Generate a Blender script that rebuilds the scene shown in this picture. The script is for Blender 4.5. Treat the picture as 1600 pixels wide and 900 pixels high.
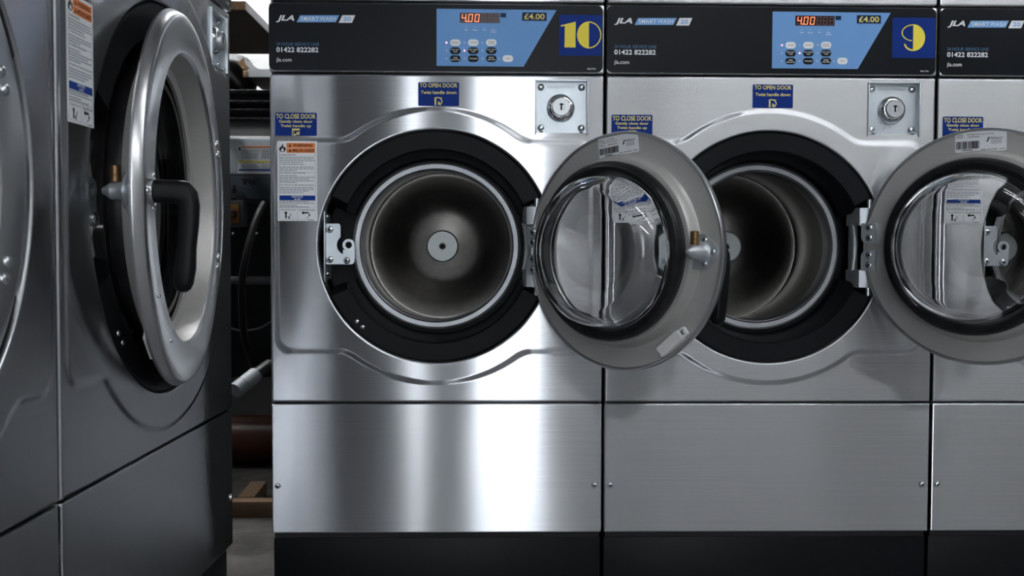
import bpy, bmesh, math, random
from mathutils import Vector, Matrix

random.seed(7)
for o in list(bpy.data.objects):
    bpy.data.objects.remove(o)
SC = bpy.context.scene
COL = SC.collection
PI = math.pi

# ------------------------------------------------------------------ camera, world, exposure
FPX, YAW, PITCH, ROLL = 1631.7, 0.0238, 0.0366, 0.0029
EYE = Vector((0.0, 0.0, 0.75))
_fw = Vector((math.sin(YAW), math.cos(YAW), 0)); _rt = Vector((math.cos(YAW), -math.sin(YAW), 0)); _up = Vector((0, 0, 1))
_f = _fw * math.cos(PITCH) - _up * math.sin(PITCH); _u = _up * math.cos(PITCH) + _fw * math.sin(PITCH)
CR = _rt * math.cos(ROLL) + _u * math.sin(ROLL); CU = _u * math.cos(ROLL) - _rt * math.sin(ROLL); CF = _f
cd = bpy.data.cameras.new('camera'); cam = bpy.data.objects.new('camera', cd); COL.objects.link(cam)
m = Matrix((CR, CU, -CF)).transposed().to_4x4(); m.translation = EYE
cam.matrix_world = m
cd.sensor_width = 36.0; cd.lens = FPX / 1600 * 36.0; cd.clip_start = 0.02
cd.dof.use_dof = True; cd.dof.focus_distance = 2.04; cd.dof.aperture_fstop = 8.0
SC.camera = cam

def at(px, py, Y):
    """world point seen at a pixel of the photograph, at distance Y along the room"""
    d = CF + CR * ((px - 800) / FPX) - CU * ((py - 450) / FPX)
    return EYE + d * (Y / d.y)

SC.view_settings.view_transform = 'Standard'
SC.view_settings.look = 'None'
SC.view_settings.gamma = 1.0
SC.view_settings.use_curve_mapping = False
SC.view_settings.exposure = 1.75
W = bpy.data.worlds.new('daylight'); SC.world = W; W.use_nodes = True
bg = W.node_tree.nodes['Background']
bg.inputs[0].default_value = (0.90, 0.95, 1.0, 1); bg.inputs[1].default_value = 3.2

TUBE = 9.0        # strength of the ceiling tubes
STORE_TUBE = 60.0  # strength of the tube in the service space

# ------------------------------------------------------------------ materials
def mat(name, col, rough=0.5, metal=0.0, spec=0.5, noise=None, bump=None, aniso=None, emis=None, trans=0.0, ior=1.45, coat=0.0):
    m = bpy.data.materials.new(name); m.use_nodes = True
    nt = m.node_tree; b = nt.nodes['Principled BSDF']; L = nt.links
    b.inputs['Base Color'].default_value = (*col, 1)
    b.inputs['Roughness'].default_value = rough; b.inputs['Metallic'].default_value = metal
    b.inputs['Specular IOR Level'].default_value = spec
    b.inputs['Transmission Weight'].default_value = trans; b.inputs['IOR'].default_value = ior
    b.inputs['Coat Weight'].default_value = coat
    tc = nt.nodes.new('ShaderNodeTexCoord')
    if noise:   # (scale vec, colour b, detail)
        mp = nt.nodes.new('ShaderNodeMapping'); mp.inputs['Scale'].default_value = noise[0]
        L.new(tc.outputs['Object'], mp.inputs[0])
        n = nt.nodes.new('ShaderNodeTexNoise'); n.inputs['Scale'].default_value = 1.0; n.inputs['Detail'].default_value = noise[2]
        n.inputs['Roughness'].default_value = 0.6
        L.new(mp.outputs[0], n.inputs['Vector'])
        r = nt.nodes.new('ShaderNodeValToRGB')
        r.color_ramp.elements[0].position = 0.32; r.color_ramp.elements[1].position = 0.68
        r.color_ramp.elements[0].color = (*col, 1); r.color_ramp.elements[1].color = (*noise[1], 1)
        L.new(n.outputs[0], r.inputs[0]); L.new(r.outputs[0], b.inputs['Base Color'])
    last = None
    for bp in (bump or []):   # (scale vec, strength, distance)
        mp = nt.nodes.new('ShaderNodeMapping'); mp.inputs['Scale'].default_value = bp[0]
        L.new(tc.outputs['Object'], mp.inputs[0])
        n = nt.nodes.new('ShaderNodeTexNoise'); n.inputs['Scale'].default_value = 1.0; n.inputs['Detail'].default_value = 1.0
        L.new(mp.outputs[0], n.inputs['Vector'])
        u = nt.nodes.new('ShaderNodeBump'); u.inputs['Strength'].default_value = bp[1]; u.inputs['Distance'].default_value = bp[2]
        L.new(n.outputs[0], u.inputs['Height'])
        if last: L.new(last.outputs[0], u.inputs['Normal'])
        last = u
    if last: L.new(last.outputs[0], b.inputs['Normal'])
    if aniso:   # (amount, 'x' | 'ring')
        b.inputs['Anisotropic'].default_value = aniso[0]
        if aniso[1] == 'ring':
            t = nt.nodes.new('ShaderNodeTangent'); t.direction_type = 'RADIAL'; t.axis = 'Y'
            L.new(t.outputs[0], b.inputs['Tangent'])
        else:
            c = nt.nodes.new('ShaderNodeCombineXYZ'); c.inputs[0 if aniso[1] == 'x' else 2].default_value = 1
            v = nt.nodes.new('ShaderNodeVectorTransform'); v.vector_type = 'VECTOR'; v.convert_from = 'OBJECT'; v.convert_to = 'WORLD'
            L.new(c.outputs[0], v.inputs[0]); L.new(v.outputs[0], b.inputs['Tangent'])
    if emis:
        b.inputs['Emission Color'].default_value = (*emis[0], 1); b.inputs['Emission Strength'].default_value = emis[1]
    return m

def brushed(name, col, rough=.21, an=.80):
    """stainless sheet with a fine horizontal brush: reflections stay narrow sideways and smear up and down"""
    m = bpy.data.materials.new(name); m.use_nodes = True
    nt = m.node_tree; L = nt.links
    nt.nodes.remove(nt.nodes['Principled BSDF']); out = nt.nodes['Material Output']
    g = nt.nodes.new('ShaderNodeBsdfAnisotropic'); g.distribution = 'GGX'
    g.inputs['Roughness'].default_value = rough ** .5 if False else rough; g.inputs['Anisotropy'].default_value = an
    tc = nt.nodes.new('ShaderNodeTexCoord')
    c = nt.nodes.new('ShaderNodeCombineXYZ'); c.inputs[0].default_value = 1
    v = nt.nodes.new('ShaderNodeVectorTransform'); v.vector_type = 'VECTOR'; v.convert_from = 'OBJECT'; v.convert_to = 'WORLD'
    L.new(c.outputs[0], v.inputs[0]); L.new(v.outputs[0], g.inputs['Tangent'])
    mp = nt.nodes.new('ShaderNodeMapping'); mp.inputs['Scale'].default_value = (2.5, 2.5, 700); L.new(tc.outputs['Object'], mp.inputs[0])
    n = nt.nodes.new('ShaderNodeTexNoise'); n.inputs['Scale'].default_value = 1; n.inputs['Detail'].default_value = 3; L.new(mp.outputs[0], n.inputs['Vector'])
    r = nt.nodes.new('ShaderNodeValToRGB'); r.color_ramp.elements[0].position = .3; r.color_ramp.elements[1].position = .7
    r.color_ramp.elements[0].color = (*[q * .94 for q in col], 1); r.color_ramp.elements[1].color = (*[min(q * 1.05, 1) for q in col], 1)
    L.new(n.outputs[0], r.inputs[0]); L.new(r.outputs[0], g.inputs['Color'])
    mp = nt.nodes.new('ShaderNodeMapping'); mp.inputs['Scale'].default_value = (4.5, 4.5, 1.8); L.new(tc.outputs['Object'], mp.inputs[0])
    n = nt.nodes.new('ShaderNodeTexNoise'); n.inputs['Scale'].default_value = 1; n.inputs['Detail'].default_value = 1; L.new(mp.outputs[0], n.inputs['Vector'])
    u = nt.nodes.new('ShaderNodeBump'); u.inputs['Strength'].default_value = .5; u.inputs['Distance'].default_value = .0011
    L.new(n.outputs[0], u.inputs['Height']); L.new(u.outputs[0], g.inputs['Normal'])
    L.new(g.outputs[0], out.inputs['Surface'])
    return m

M = {}
M['steel'] = brushed('brushed_stainless', (.50, .51, .53))
M['frame_steel'] = mat('satin_stainless', (.62, .63, .65), .30, 1)
M['ring_steel'] = mat('turned_stainless', (.60, .61, .62), .30, 1)
M['door_plate'] = mat('satin_door_steel', (.50, .49, .475), .42, .45, noise=((40, 40, 900), (.53, .52, .505), 2))
M['drum'] = mat('shaded_drum_wall', (.045, .043, .040), .30, 1, noise=((60, 400, 60), (.056, .053, .050), 2))  # wall darker than back: shade inside the drum put into the steel's colour
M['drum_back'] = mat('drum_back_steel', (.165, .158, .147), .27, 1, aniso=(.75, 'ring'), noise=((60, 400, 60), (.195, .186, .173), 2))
M['hub'] = mat('hub_zinc', (.36, .385, .38), .42, .6)
M['rim_steel'] = mat('seal_ring_steel', (.30, .31, .325), .42, 1, noise=((14, 14, 14), (.36, .37, .39), 3))
M['zinc'] = mat('zinc_plate', (.55, .60, .64), .40, .75, noise=((30, 30, 30), (.62, .67, .71), 3))
M['cast'] = mat('grey_cast_alloy', (.50, .53, .56), .42, .7)
M['chrome'] = mat('chrome', (.80, .81, .83), .08, 1)
M['bolt'] = mat('bolt_steel', (.66, .68, .70), .22, 1)
M['cabinet'] = mat('dark_cabinet_paint', (.045, .047, .052), .45)
M['dark'] = mat('gap_shade_bolt_black', (.012, .012, .014), .7)  # black for the gap shadow under the cabinets and for the hub bolt
M['plinth'] = mat('black_plinth_paint', (.004, .0045, .006), .42, spec=.2, noise=((30, 30, 30), (.006, .0065, .008), 3))
M['recess'] = mat('black_moulding', (.006, .007, .009), .48, spec=.16, bump=[((500, 500, 500), .25, .0006)])
M['rubber'] = mat('black_rubber', (.008, .008, .010), .36, spec=.3, noise=((60, 60, 60), (.018, .018, .020), 4))
M['handle'] = mat('black_handle_plastic', (.005, .0055, .007), .40, spec=.2)
M['brass'] = mat('brass', (.24, .145, .07), .42, .9)
M['glass'] = mat('clear_glass', (1, 1, 1), .0, 0, trans=1.0, ior=1.47)
M['fascia'] = mat('black_fascia_film', (.006, .008, .012), .32, spec=.16)
M['blue_panel'] = mat('light_blue_film', (.19, .40, .76), .45, spec=.12)
M['navy'] = mat('navy_vinyl', (.005, .032, .23), .45, spec=.12)
M['deep_navy'] = mat('dark_navy_vinyl', (.012, .025, .075), .4, spec=.12)
M['yellow'] = mat('yellow_print', (.95, .78, .10), .5, spec=.12)
M['cream'] = mat('cream_print', (.80, .70, .22), .5, spec=.12)
M['white'] = mat('white_print', (.92, .93, .94), .45, spec=.12)
M['logo_blue'] = mat('logo_blue_print', (.22, .45, .80), .5, spec=.12)
M['slate'] = mat('slate_print', (.10, .19, .33), .5, spec=.12)
M['paper'] = mat('white_label_vinyl', (.86, .88, .91), .4, spec=.3)
M['orange'] = mat('orange_print', (.86, .26, .08), .45, spec=.12)
M['ink'] = mat('black_ink', (.012, .012, .014), .5, spec=.12)
M['ink_grey'] = mat('grey_ink', (.33, .35, .39), .6)
M['label_blue'] = mat('blue_print', (.006, .045, .27), .45, spec=.12)
M['display'] = mat('display_window', (.050, .012, .014), .2, spec=.3)
M['segment_off'] = mat('dark_segment', (.085, .075, .080), .3)
M['segment_on'] = mat('lit_segment', (.9, .2, .1), .4, emis=((1.0, .16, .06), 1.0))
M['led_on'] = mat('lit_led', (.9, .3, .35), .4, emis=((1.0, .30, .36), .7))
M['led_off'] = mat('unlit_led', (.45, .58, .76), .3)
M['engrave'] = mat('engraved_metal', (.38, .42, .46), .5, .8)
M['plastic_white'] = mat('white_plastic', (.80, .80, .79), .4)
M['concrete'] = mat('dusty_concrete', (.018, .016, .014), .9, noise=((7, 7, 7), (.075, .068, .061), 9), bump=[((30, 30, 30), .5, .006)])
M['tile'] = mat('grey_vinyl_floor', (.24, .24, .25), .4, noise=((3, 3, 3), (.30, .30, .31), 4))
M['wall'] = mat('white_wall_paint', (.72, .72, .72), .8, noise=((2, 2, 2), (.76, .76, .76), 3))
M['wall_grey'] = mat('grey_wall_paint', (.30, .30, .31), .8, noise=((2, 2, 2), (.33, .33, .34), 3))
M['wall_mid'] = mat('mid_grey_wall_paint', (.46, .46, .46), .8, noise=((2, 2, 2), (.50, .50, .50), 3))
M['wall_dark'] = mat('dark_wall_paint', (.05, .05, .055), .8, noise=((2, 2, 2), (.06, .06, .065), 3))
M['chipboard'] = mat('chipboard_edge', (.42, .25, .12), .8, noise=((120, 120, 120), (.62, .42, .24), 4))
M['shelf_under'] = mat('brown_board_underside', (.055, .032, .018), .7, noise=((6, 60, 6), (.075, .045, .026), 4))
M['laminate'] = mat('white_laminate', (.80, .81, .82), .45)
M['timber'] = mat('raw_pine', (.15, .085, .048), .8, noise=((6, 60, 90), (.21, .13, .078), 5))
M['soil_pipe'] = mat('brown_drain_plastic', (.055, .018, .010), .32, spec=.3)
M['grey_pipe'] = mat('grey_pipe_plastic', (.12, .13, .14), .5, spec=.2)
M['white_pipe'] = mat('dirty_white_plastic', (.34, .37, .41), .5, noise=((18, 18, 18), (.44, .47, .51), 5))
M['beam'] = mat('blue_grey_painted_timber', (.030, .042, .056), .6, noise=((6, 6, 60), (.042, .055, .07), 4))
M['appliance'] = mat('pale_grey_enamel', (.60, .66, .70), .4)
M['isolator_y'] = mat('yellow_plastic', (.22, .10, .008), .5)
M['isolator_g'] = mat('grey_plastic', (.05, .058, .064), .5)
M['red'] = mat('red_plastic', (.06, .012, .01), .4)
M['hose'] = mat('black_hose_rubber', (.006, .006, .008), .45, spec=.25)
M['hump'] = mat('charcoal_hump', (.012, .012, .014), .55, spec=.2, bump=[((14, 14, 14), .9, .02)])
M['cardboard'] = mat('brown_cardboard', (.36, .22, .11), .85, noise=((20, 20, 20), (.42, .27, .15), 4))
M['rack'] = mat('black_steel_rack', (.008, .010, .013), .45, .0, spec=.25)
M['tube'] = mat('fluorescent_tube', (1, 1, 1), .5, emis=((.95, .98, 1.0), TUBE))
M['store_tube'] = mat('service_tube', (1, 1, 1), .5, emis=((.95, .98, 1.0), STORE_TUBE))
M['added_side_tube'] = mat('added_service_tube', (1, 1, 1), .5, emis=((.95, .98, 1.0), 24.0))
M['lamp_body'] = mat('white_lamp_body', (.8, .8, .8), .5)
M['ceiling'] = mat('ceiling_paint', (.55, .55, .55), .8, noise=((2, 2, 2), (.58, .58, .58), 2))
M['lock_face'] = mat('lock_face_steel', (.50, .52, .54), .38, .8)
M['trim'] = mat('dark_window_frame', (.04, .04, .045), .4)

# ------------------------------------------------------------------ mesh helpers
class Plane:
    """a flat 2-D drawing surface: u to the reader's right, v up, h towards the reader"""
    def __init__(s, o, ex=(1, 0, 0), ez=(0, 0, 1), tilt=0.0):
        ex, ez = Vector(ex), Vector(ez); c, q = math.cos(tilt), math.sin(tilt)
        s.o = Vector(o); s.ex = ex * c + ez * q; s.ez = ez * c - ex * q; s.n = s.ex.cross(s.ez)
    def p(s, u, v, h=0.0): return s.o + s.ex * u + s.ez * v + s.n * h

class MB:
    def __init__(s): s.v = []; s.f = []
    def add(s, vs, fs):
        k = len(s.v); s.v += [tuple(p) for p in vs]; s.f += [tuple(i + k for i in f) for f in fs]; return s
    def box(s, x0, x1, y0, y1, z0, z1, bev=0.0, M4=None, seg=2):
        bm = bmesh.new(); bmesh.ops.create_cube(bm, size=1)
        for v in bm.verts:
            v.co = Vector(((x0 + x1) / 2 + v.co.x * (x1 - x0), (y0 + y1) / 2 + v.co.y * (y1 - y0), (z0 + z1) / 2 + v.co.z * (z1 - z0)))
        if bev: bmesh.ops.bevel(bm, geom=list(bm.edges), offset=bev, segments=seg, affect='EDGES', profile=.5)
        if M4: bmesh.ops.transform(bm, matrix=M4, verts=bm.verts)
        bm.verts.index_update()
        s.add([v.co.copy() for v in bm.verts], [[v.index for v in f.verts] for f in bm.faces]); bm.free(); return s
    def lathe(s, prof, n=48, c=(0, 0, 0), axis='y', closed=False, a0=0.0, a1=2 * PI):
        full = abs(a1 - a0 - 2 * PI) < 1e-6
        k = n if full else n + 1; vs = []
        for i in range(k):
            a = a0 + (a1 - a0) * i / n; ca, sa = math.cos(a), math.sin(a)
            for r, h in prof:
                q = {'y': (r * ca, h, r * sa), 'z': (r * ca, r * sa, h), 'x': (h, r * ca, r * sa)}[axis]
                vs.append((c[0] + q[0], c[1] + q[1], c[2] + q[2]))
        m = len(prof); fs = []
        for i in range(n):
            j = (i + 1) % k
            for t in range(m if closed else m - 1):
                u = (t + 1) % m
                fs.append((i * m + t, i * m + u, j * m + u, j * m + t))
        if not full and closed:
            fs.append(tuple(range(m))); fs.append(tuple(reversed([(k - 1) * m + t for t in range(m)])))
        return s.add(vs, fs)
    def prism(s, pl, pts, h0, h1):
        """polygon drawn on a plane, extruded from height h0 to h1"""
        n = len(pts); vs = [pl.p(u, v, h1) for u, v in pts] + [pl.p(u, v, h0) for u, v in pts]
        return s.add(vs, [tuple(range(n)), tuple(reversed(range(n, 2 * n)))] + [(i, i + n, (i + 1) % n + n, (i + 1) % n) for i in range(n)])
    def rect(s, pl, u0, u1, v0, v1, h0, h1, r=0.0):
        return s.prism(pl, rrect(u0, u1, v0, v1, r), h0, h1)
    def tube(s, pts, r, n=12, caps=True):
        pts = [Vector(p) for p in pts]; vs = []; k = len(pts)
        rs = r if isinstance(r, (list, tuple)) else [r] * k
        t0 = (pts[1] - pts[0]).normalized(); up = Vector((0, 0, 1)) if abs(t0.z) < .9 else Vector((1, 0, 0))
        a = t0.cross(up).normalized()
        for i in range(k):
            t = (pts[min(i + 1, k - 1)] - pts[max(i - 1, 0)]).normalized()
            a = (a - t * a.dot(t)).normalized(); b = t.cross(a)
            for j in range(n):
                g = 2 * PI * j / n; vs.append(pts[i] + (a * math.cos(g) + b * math.sin(g)) * rs[i])
        fs = [(i * n + j, i * n + (j + 1) % n, (i + 1) * n + (j + 1) % n, (i + 1) * n + j) for i in range(k - 1) for j in range(n)]
        if caps: fs += [tuple(reversed(range(n))), tuple(range((k - 1) * n, k * n))]
        return s.add(vs, fs)
    def dome(s, c, r, h, ax, n=16):
        """button head on a surface; ax = outward direction"""
        ax = Vector(ax).normalized(); u = ax.orthogonal().normalized(); w = ax.cross(u); c = Vector(c); vs = []
        prof = [(r, 0)] + [(r * math.cos(t), h * (.25 + .75 * math.sin(t))) for t in (0, .35, .7, 1.05, 1.3)]
        for q, d in prof:
            for j in range(n):
                g = 2 * PI * j / n; vs.append(c + (u * math.cos(g) + w * math.sin(g)) * q + ax * d)
        k = len(prof); vs.append(c + ax * h * .985)
        fs = [(i * n + j, i * n + (j + 1) % n, (i + 1) * n + (j + 1) % n, (i + 1) * n + j) for i in range(k - 1) for j in range(n)]
        fs += [((k - 1) * n + j, (k - 1) * n + (j + 1) % n, k * n) for j in range(n)]
        return s.add(vs, fs)
    def build(s, name, mt, parent=None, ang=35, fix=True):
        me = bpy.data.meshes.new(name); me.from_pydata(s.v, [], s.f)
        if fix:
            bm = bmesh.new(); bm.from_mesh(me); bmesh.ops.remove_doubles(bm, verts=bm.verts, dist=1e-6)
            bmesh.ops.recalc_face_normals(bm, faces=bm.faces); bm.to_mesh(me); bm.free()
        me.materials.append(M[mt] if isinstance(mt, str) else mt)
        me.shade_smooth(); me.set_sharp_from_angle(angle=math.radians(ang))
        o = bpy.data.objects.new(name, me); COL.objects.link(o)
        if parent: o.parent = parent
        return o

def rrect(u0, u1, v0, v1, r=0.0, n=5):
    if r <= 0: return [(u0, v0), (u1, v0), (u1, v1), (u0, v1)]
    out = []
    for cx, cy, a in ((u1 - r, v0 + r, -PI / 2), (u1 - r, v1 - r, 0), (u0 + r, v1 - r, PI / 2), (u0 + r, v0 + r, PI)):
        for i in range(n + 1):
            g = a + PI / 2 * i / n; out.append((cx + r * math.cos(g), cy + r * math.sin(g)))
    return out

def arc(cx, cy, rx, ry, a0, a1, n=24):
    return [(cx + rx * math.cos(a0 + (a1 - a0) * i / n), cy + ry * math.sin(a0 + (a1 - a0) * i / n)) for i in range(n + 1)]

def band(cx, cy, rx, ry, w, a0, a1, n=32):
    return arc(cx, cy, rx, ry, a0, a1, n) + arc(cx, cy, rx - w, ry - w, a1, a0, n)

def text_mesh(body, width=None, height=None, bold=0.0, shear=0.0, align='LEFT', spacing=1.0):
    """letter outlines: (verts, faces) scaled to the wanted width and/or height, lower left (or centre) at 0"""
    cu = bpy.data.curves.new('t', 'FONT'); cu.body = body; cu.size = 1; cu.shear = shear; cu.offset = bold
    cu.resolution_u = 3; cu.fill_mode = 'FRONT'; cu.extrude = .0; cu.space_character = spacing
    cu.align_x = 'CENTER' if align == 'CENTER' else 'LEFT'
    ob = bpy.data.objects.new('t', cu); COL.objects.link(ob)
    dg = bpy.context.evaluated_depsgraph_get(); dg.update()
    me = bpy.data.meshes.new_from_object(ob.evaluated_get(dg))
    vs = [tuple(v.co) for v in me.vertices]; fs = [tuple(p.vertices) for p in me.polygons]
    bpy.data.objects.remove(ob); bpy.data.curves.remove(cu); bpy.data.meshes.remove(me)
    x0 = min(v[0] for v in vs); x1 = max(v[0] for v in vs); y0 = min(v[1] for v in vs); y1 = max(v[1] for v in vs)
    sx = width / (x1 - x0) if width else None; sy = height / (y1 - y0) if height else None
    if sx is None: sx = sy
    if sy is None: sy = sx
    cx = (x0 + x1) / 2 if align == 'CENTER' else x0
    return [((v[0] - cx) * sx, (v[1] - y0) * sy) for v in vs], fs

def put_text(mb, pl, u, v, h, body, **kw):
    vs, fs = text_mesh(body, **kw)
    mb.add([pl.p(u + a, v + b, h) for a, b in vs], fs); return mb

def tag(o, label=None, cat=None, group=None, kind=None):
    if label: o['label'] = label
    if cat: o['category'] = cat
    if group: o['group'] = group
    if kind: o['kind'] = kind
    return o

def thing(name, label, cat, loc=(0, 0, 0), rz=0.0, group=None):
    o = bpy.data.objects.new(name, None); COL.objects.link(o); o.location = loc; o.rotation_euler = (0, 0, rz)
    o.empty_display_size = .1
    return tag(o, label, cat, group)

def struct(name, mb, mt):
    return tag(mb.build(name, mt), kind='structure')

def copy_tree(o, parent=None):
    c = o.copy(); COL.objects.link(c)
    if parent: c.parent = parent
    for ch in list(o.children): copy_tree(ch, c)
    return c

# ------------------------------------------------------------------ the room
RX0_ = -.4255
X0, X1, Y0, Y1, ZC = -3.0, 4.2, -3.5, 4.3, 2.75
struct('floor', MB().box(X0, X1, Y0, 2.16, -.08, 0), 'tile')
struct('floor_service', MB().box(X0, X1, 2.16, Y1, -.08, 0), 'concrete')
struct('ceiling', MB().box(X0, X1, Y0, Y1, ZC, ZC + .08), 'ceiling')
struct('wall_back', MB().box(X0, X1, Y1, Y1 + .1, 0, ZC), 'wall')
struct('wall_left', MB().box(X0 - .1, X0, Y0, Y1, 0, ZC), 'wall_dark')
struct('wall_right', MB().box(X1, X1 + .1, Y0, Y1, 0, ZC), 'wall_grey')
struct('wall_bulkhead', MB().box(RX0_, X1, 2.078, 2.14, 1.335, ZC), 'wall_dark')
# wall behind the photographer with the shop windows (openings in one wall)
wins = [(-.59, -.47, .1, 2.5), (-.09, .42, .1, 2.5)]
struct('wall_front_left', MB().box(X0, -.72, Y0 - .1, Y0, 0, ZC), 'wall_dark')  # dark colour put on this stretch to dim the front washers' reflections
mb = MB(); x = -.72
for a, b, z0, z1 in wins:
    mb.box(x, a, Y0 - .1, Y0, 0, ZC); mb.box(a, b, Y0 - .1, Y0, 0, z0); mb.box(a, b, Y0 - .1, Y0, z1, ZC); x = b
mb.box(x, X1, Y0 - .1, Y0, 0, ZC)
struct('wall_front', mb, 'wall_mid')
for i, (a, b, z0, z1) in enumerate(wins):
    mb = MB(); t = .02
    for q in ((a, a + t, z0, z1), (b - t, b, z0, z1), (a + t, b - t, z0, z0 + t), (a + t, b - t, z1 - t, z1)):
        mb.box(q[0], q[1], Y0 - .07, Y0 - .02, q[2], q[3])
    struct('window_%d' % (i + 1), mb, 'trim')

def ceiling_light(x, y, ln, label, tube='tube', along='y'):
    r = thing('ceiling_light', label, 'ceiling light', (x, y, ZC), 0 if along == 'y' else PI / 2)
    MB().box(-.09, .09, -ln / 2, ln / 2, -.05, 0, .006).build('lamp_body', 'lamp_body', r)
    for sx in (-.045, .045):
        MB().lathe([(0.001, -ln / 2 + .03), (.014, -ln / 2 + .03), (.014, ln / 2 - .03), (0.001, ln / 2 - .03)], 14, (sx, 0, -.068)).build('tube', tube, r)
    return r
ceiling_light(2.4, .7, 3.4, 'long twin tube ceiling light across the aisle nearest the washers', 'tube', 'x')
ceiling_light(1.9, -1.7, 3.4, 'long twin tube ceiling light nearest the shop windows', 'tube', 'x')
ceiling_light(-.9, 4.0, 1.5, 'twin tube ceiling light in the service space behind the washers', 'store_tube', 'x')

ceiling_light(-1.75, 2.75, .9, 'short twin tube light added in the service space to brighten the pale cabinet', 'added_side_tube')  # lamp added to light the front of the pale cabinet

# ------------------------------------------------------------------ washing machine
EMB = .0036     # height of the pressed outline in the front sheets

def front_panel(S, parent):
    """stainless front sheet: round opening, pressed (embossed) outline, folded edges, square hole for the lock plate"""
    w, cx, cz, R = S['w'], S['cx'], S['cz'], S['ro']
    z0, z1 = S['zm'] + .0025, S['zc'] - .002
    e = .003
    hx0, hx1, hz, RE, hm = S['hx0'], S['hx1'], S['hz'], S['re'], EMB
    def sdf(x, z):
        mx, hx = (hx1 - hx0) / 2, (hx0 + hx1) / 2; q = .03
        ax, az = abs(x - mx) - hx + q, abs(z) - hz + q
        d1 = math.hypot(max(ax, 0), max(az, 0)) + min(max(ax, az), 0) - q
        d2 = math.hypot(x, z) - RE
        k = .012; h = max(k - abs(d1 - d2), 0) / k
        return min(d1, d2) - h * h * k * .25
    def hgt(x, z):
        t = min(max(.5 - sdf(x, z) / .012, 0), 1); return hm * t * t * (3 - 2 * t)
    N, K = 720, 104
    xa, xb, za, zb = -cx + .0025, w - cx - .0025, z0 - cz, z1 - cz
    vs = []; nring = 0
    def bound(a, ins):
        ca, sa = math.cos(a), math.sin(a); t = 9
        if ca > 1e-9: t = min(t, (xb - ins) / ca)
        if ca < -1e-9: t = min(t, (xa + ins) / ca)
        if sa > 1e-9: t = min(t, (zb - ins) / sa)
        if sa < -1e-9: t = min(t, (za + ins) / sa)
        return t
    corners = [math.atan2(q, p) % (2 * PI) for p in (xa, xb) for q in (za, zb)]
    angs = [2 * PI * i / N for i in range(N)]
    for c in corners:
        j = min(range(N), key=lambda i: abs(angs[i] - c)); angs[j] = c
    rows = []
    rows.append([(R, .036, None)] * N)
    rows.append([(R, .004, None)] * N)
    rows.append([(R + .0012, .0008, None)] * N)
    for k in range(K + 1): rows.append([('f', k / K, None)] * N)
    rows.append([('b', .0009, e * .35)] * N); rows.append([('b', .003, 0)] * N); rows.append([('b', .022, 0)] * N)
    hh = hgt(R, 0)
    for row in rows:
        for i, (p, q, s) in enumerate(row):
            a = angs[i]; ca, sa = math.cos(a), math.sin(a)
            if p == 'f':
                r = (R + .003) + (bound(a, e) - R - .003) * q; y = -hgt(r * ca, r * sa)
            elif p == 'b': r = bound(a, s); y = q
            else: r = p; y = q - hh
            vs.append((cx + r * ca, y, cz + r * sa))
    fs = [(t * N + i, t * N + (i + 1) % N, (t + 1) * N + (i + 1) % N, (t + 1) * N + i) for t in range(len(rows) - 1) for i in range(N)]
    o = MB().add(vs, fs).build('front_panel', 'steel', parent, 50)
    # square hole for the lock plate
    lx, lz, ls = S['lock']
    cut = MB().box(lx - ls, lx + ls, -.05, .05, lz - ls, lz + ls).build('cut', 'steel')
    md = o.modifiers.new('b', 'BOOLEAN'); md.object = cut; md.operation = 'DIFFERENCE'; md.solver = 'EXACT'
    dg = bpy.context.evaluated_depsgraph_get(); dg.update()
    me = bpy.data.meshes.new_from_object(o.evaluated_get(dg))
    o.modifiers.clear(); o.data = me; bpy.data.objects.remove(cut)
    me.shade_smooth(); me.set_sharp_from_angle(angle=math.radians(50))
    return o

def lock_plate(S, parent):
    lx, lz, ls = S['lock']; d = .013
    o = MB().box(lx - ls - .002, lx + ls + .002, d, d + .002, lz - ls - .002, lz + ls + .002).build('lock_plate', 'zinc', parent)
    mb = MB(); t = .0022                       # folded lips of the recess
    for q in ((lx - ls, lx - ls + t, lz - ls - .004, lz + ls), (lx + ls - t, lx + ls, lz - ls - .004, lz + ls)):
        mb.box(q[0], q[1], -.0045, d, q[2], q[3], .0006)
    mb.box(lx - ls + t, lx + ls - t, -.001, d, lz + ls - t, lz + ls)
    mb.box(lx - ls + t, lx + ls - t, .0065, d, lz - ls, lz - ls + t * 2)
    mb.build('recess_frame', 'zinc', o)
    for sx in (-1, 1):
        for sz in (-1, 1):
            b = MB().dome((lx + sx * ls * .77, d, lz + sz * ls * .77 - .001), ls * .135, .006, (0, -1, 0), 20).build('bolt', 'bolt', o)
        MB().dome((lx + sx * ls * .76, .003, lz - ls * .94), .0035, .006, (0, -1, 0), 12).build('rivet', 'bolt', o)
    c = (lx - .001, 0, lz - .002); r = ls * .54
    MB().lathe([(r, d), (r, d - .004), (r * .97, d - .008), (r * .88, d - .0125), (r * .80, d - .0145), (r * .66, d - .0165), (r * .645, d - .0165)], 40, c).build('lock_collar', 'chrome', o)
    MB().lathe([(r * .645, d - .010), (r * .645, d - .0225), (r * .60, d - .0245), (r * .25, d - .0245), (r * .23, d - .0235), (.0005, d - .0235)], 40, c).build('lock_cylinder', 'lock_face', o)
    pl = Plane((c[0], d - .0235, c[2]))
    kb = MB(); kb.rect(pl, -.0016, .0016, -.0075 * ls / .052, .0045 * ls / .052, 0, .0004); kb.prism(pl, arc(0, .0035, .0042, .003, 0, PI, 10), 0, .0004)
    kb.build('keyhole', 'ink', o)
    pl = Plane((lx, d, lz + ls * .72))
    t = MB(); put_text(t, pl, 0, 0, .0004, 'GREENWALD', width=ls * 1.05, height=.0055, align='CENTER', bold=.01); t.build('lettering', 'engrave', o)

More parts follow.
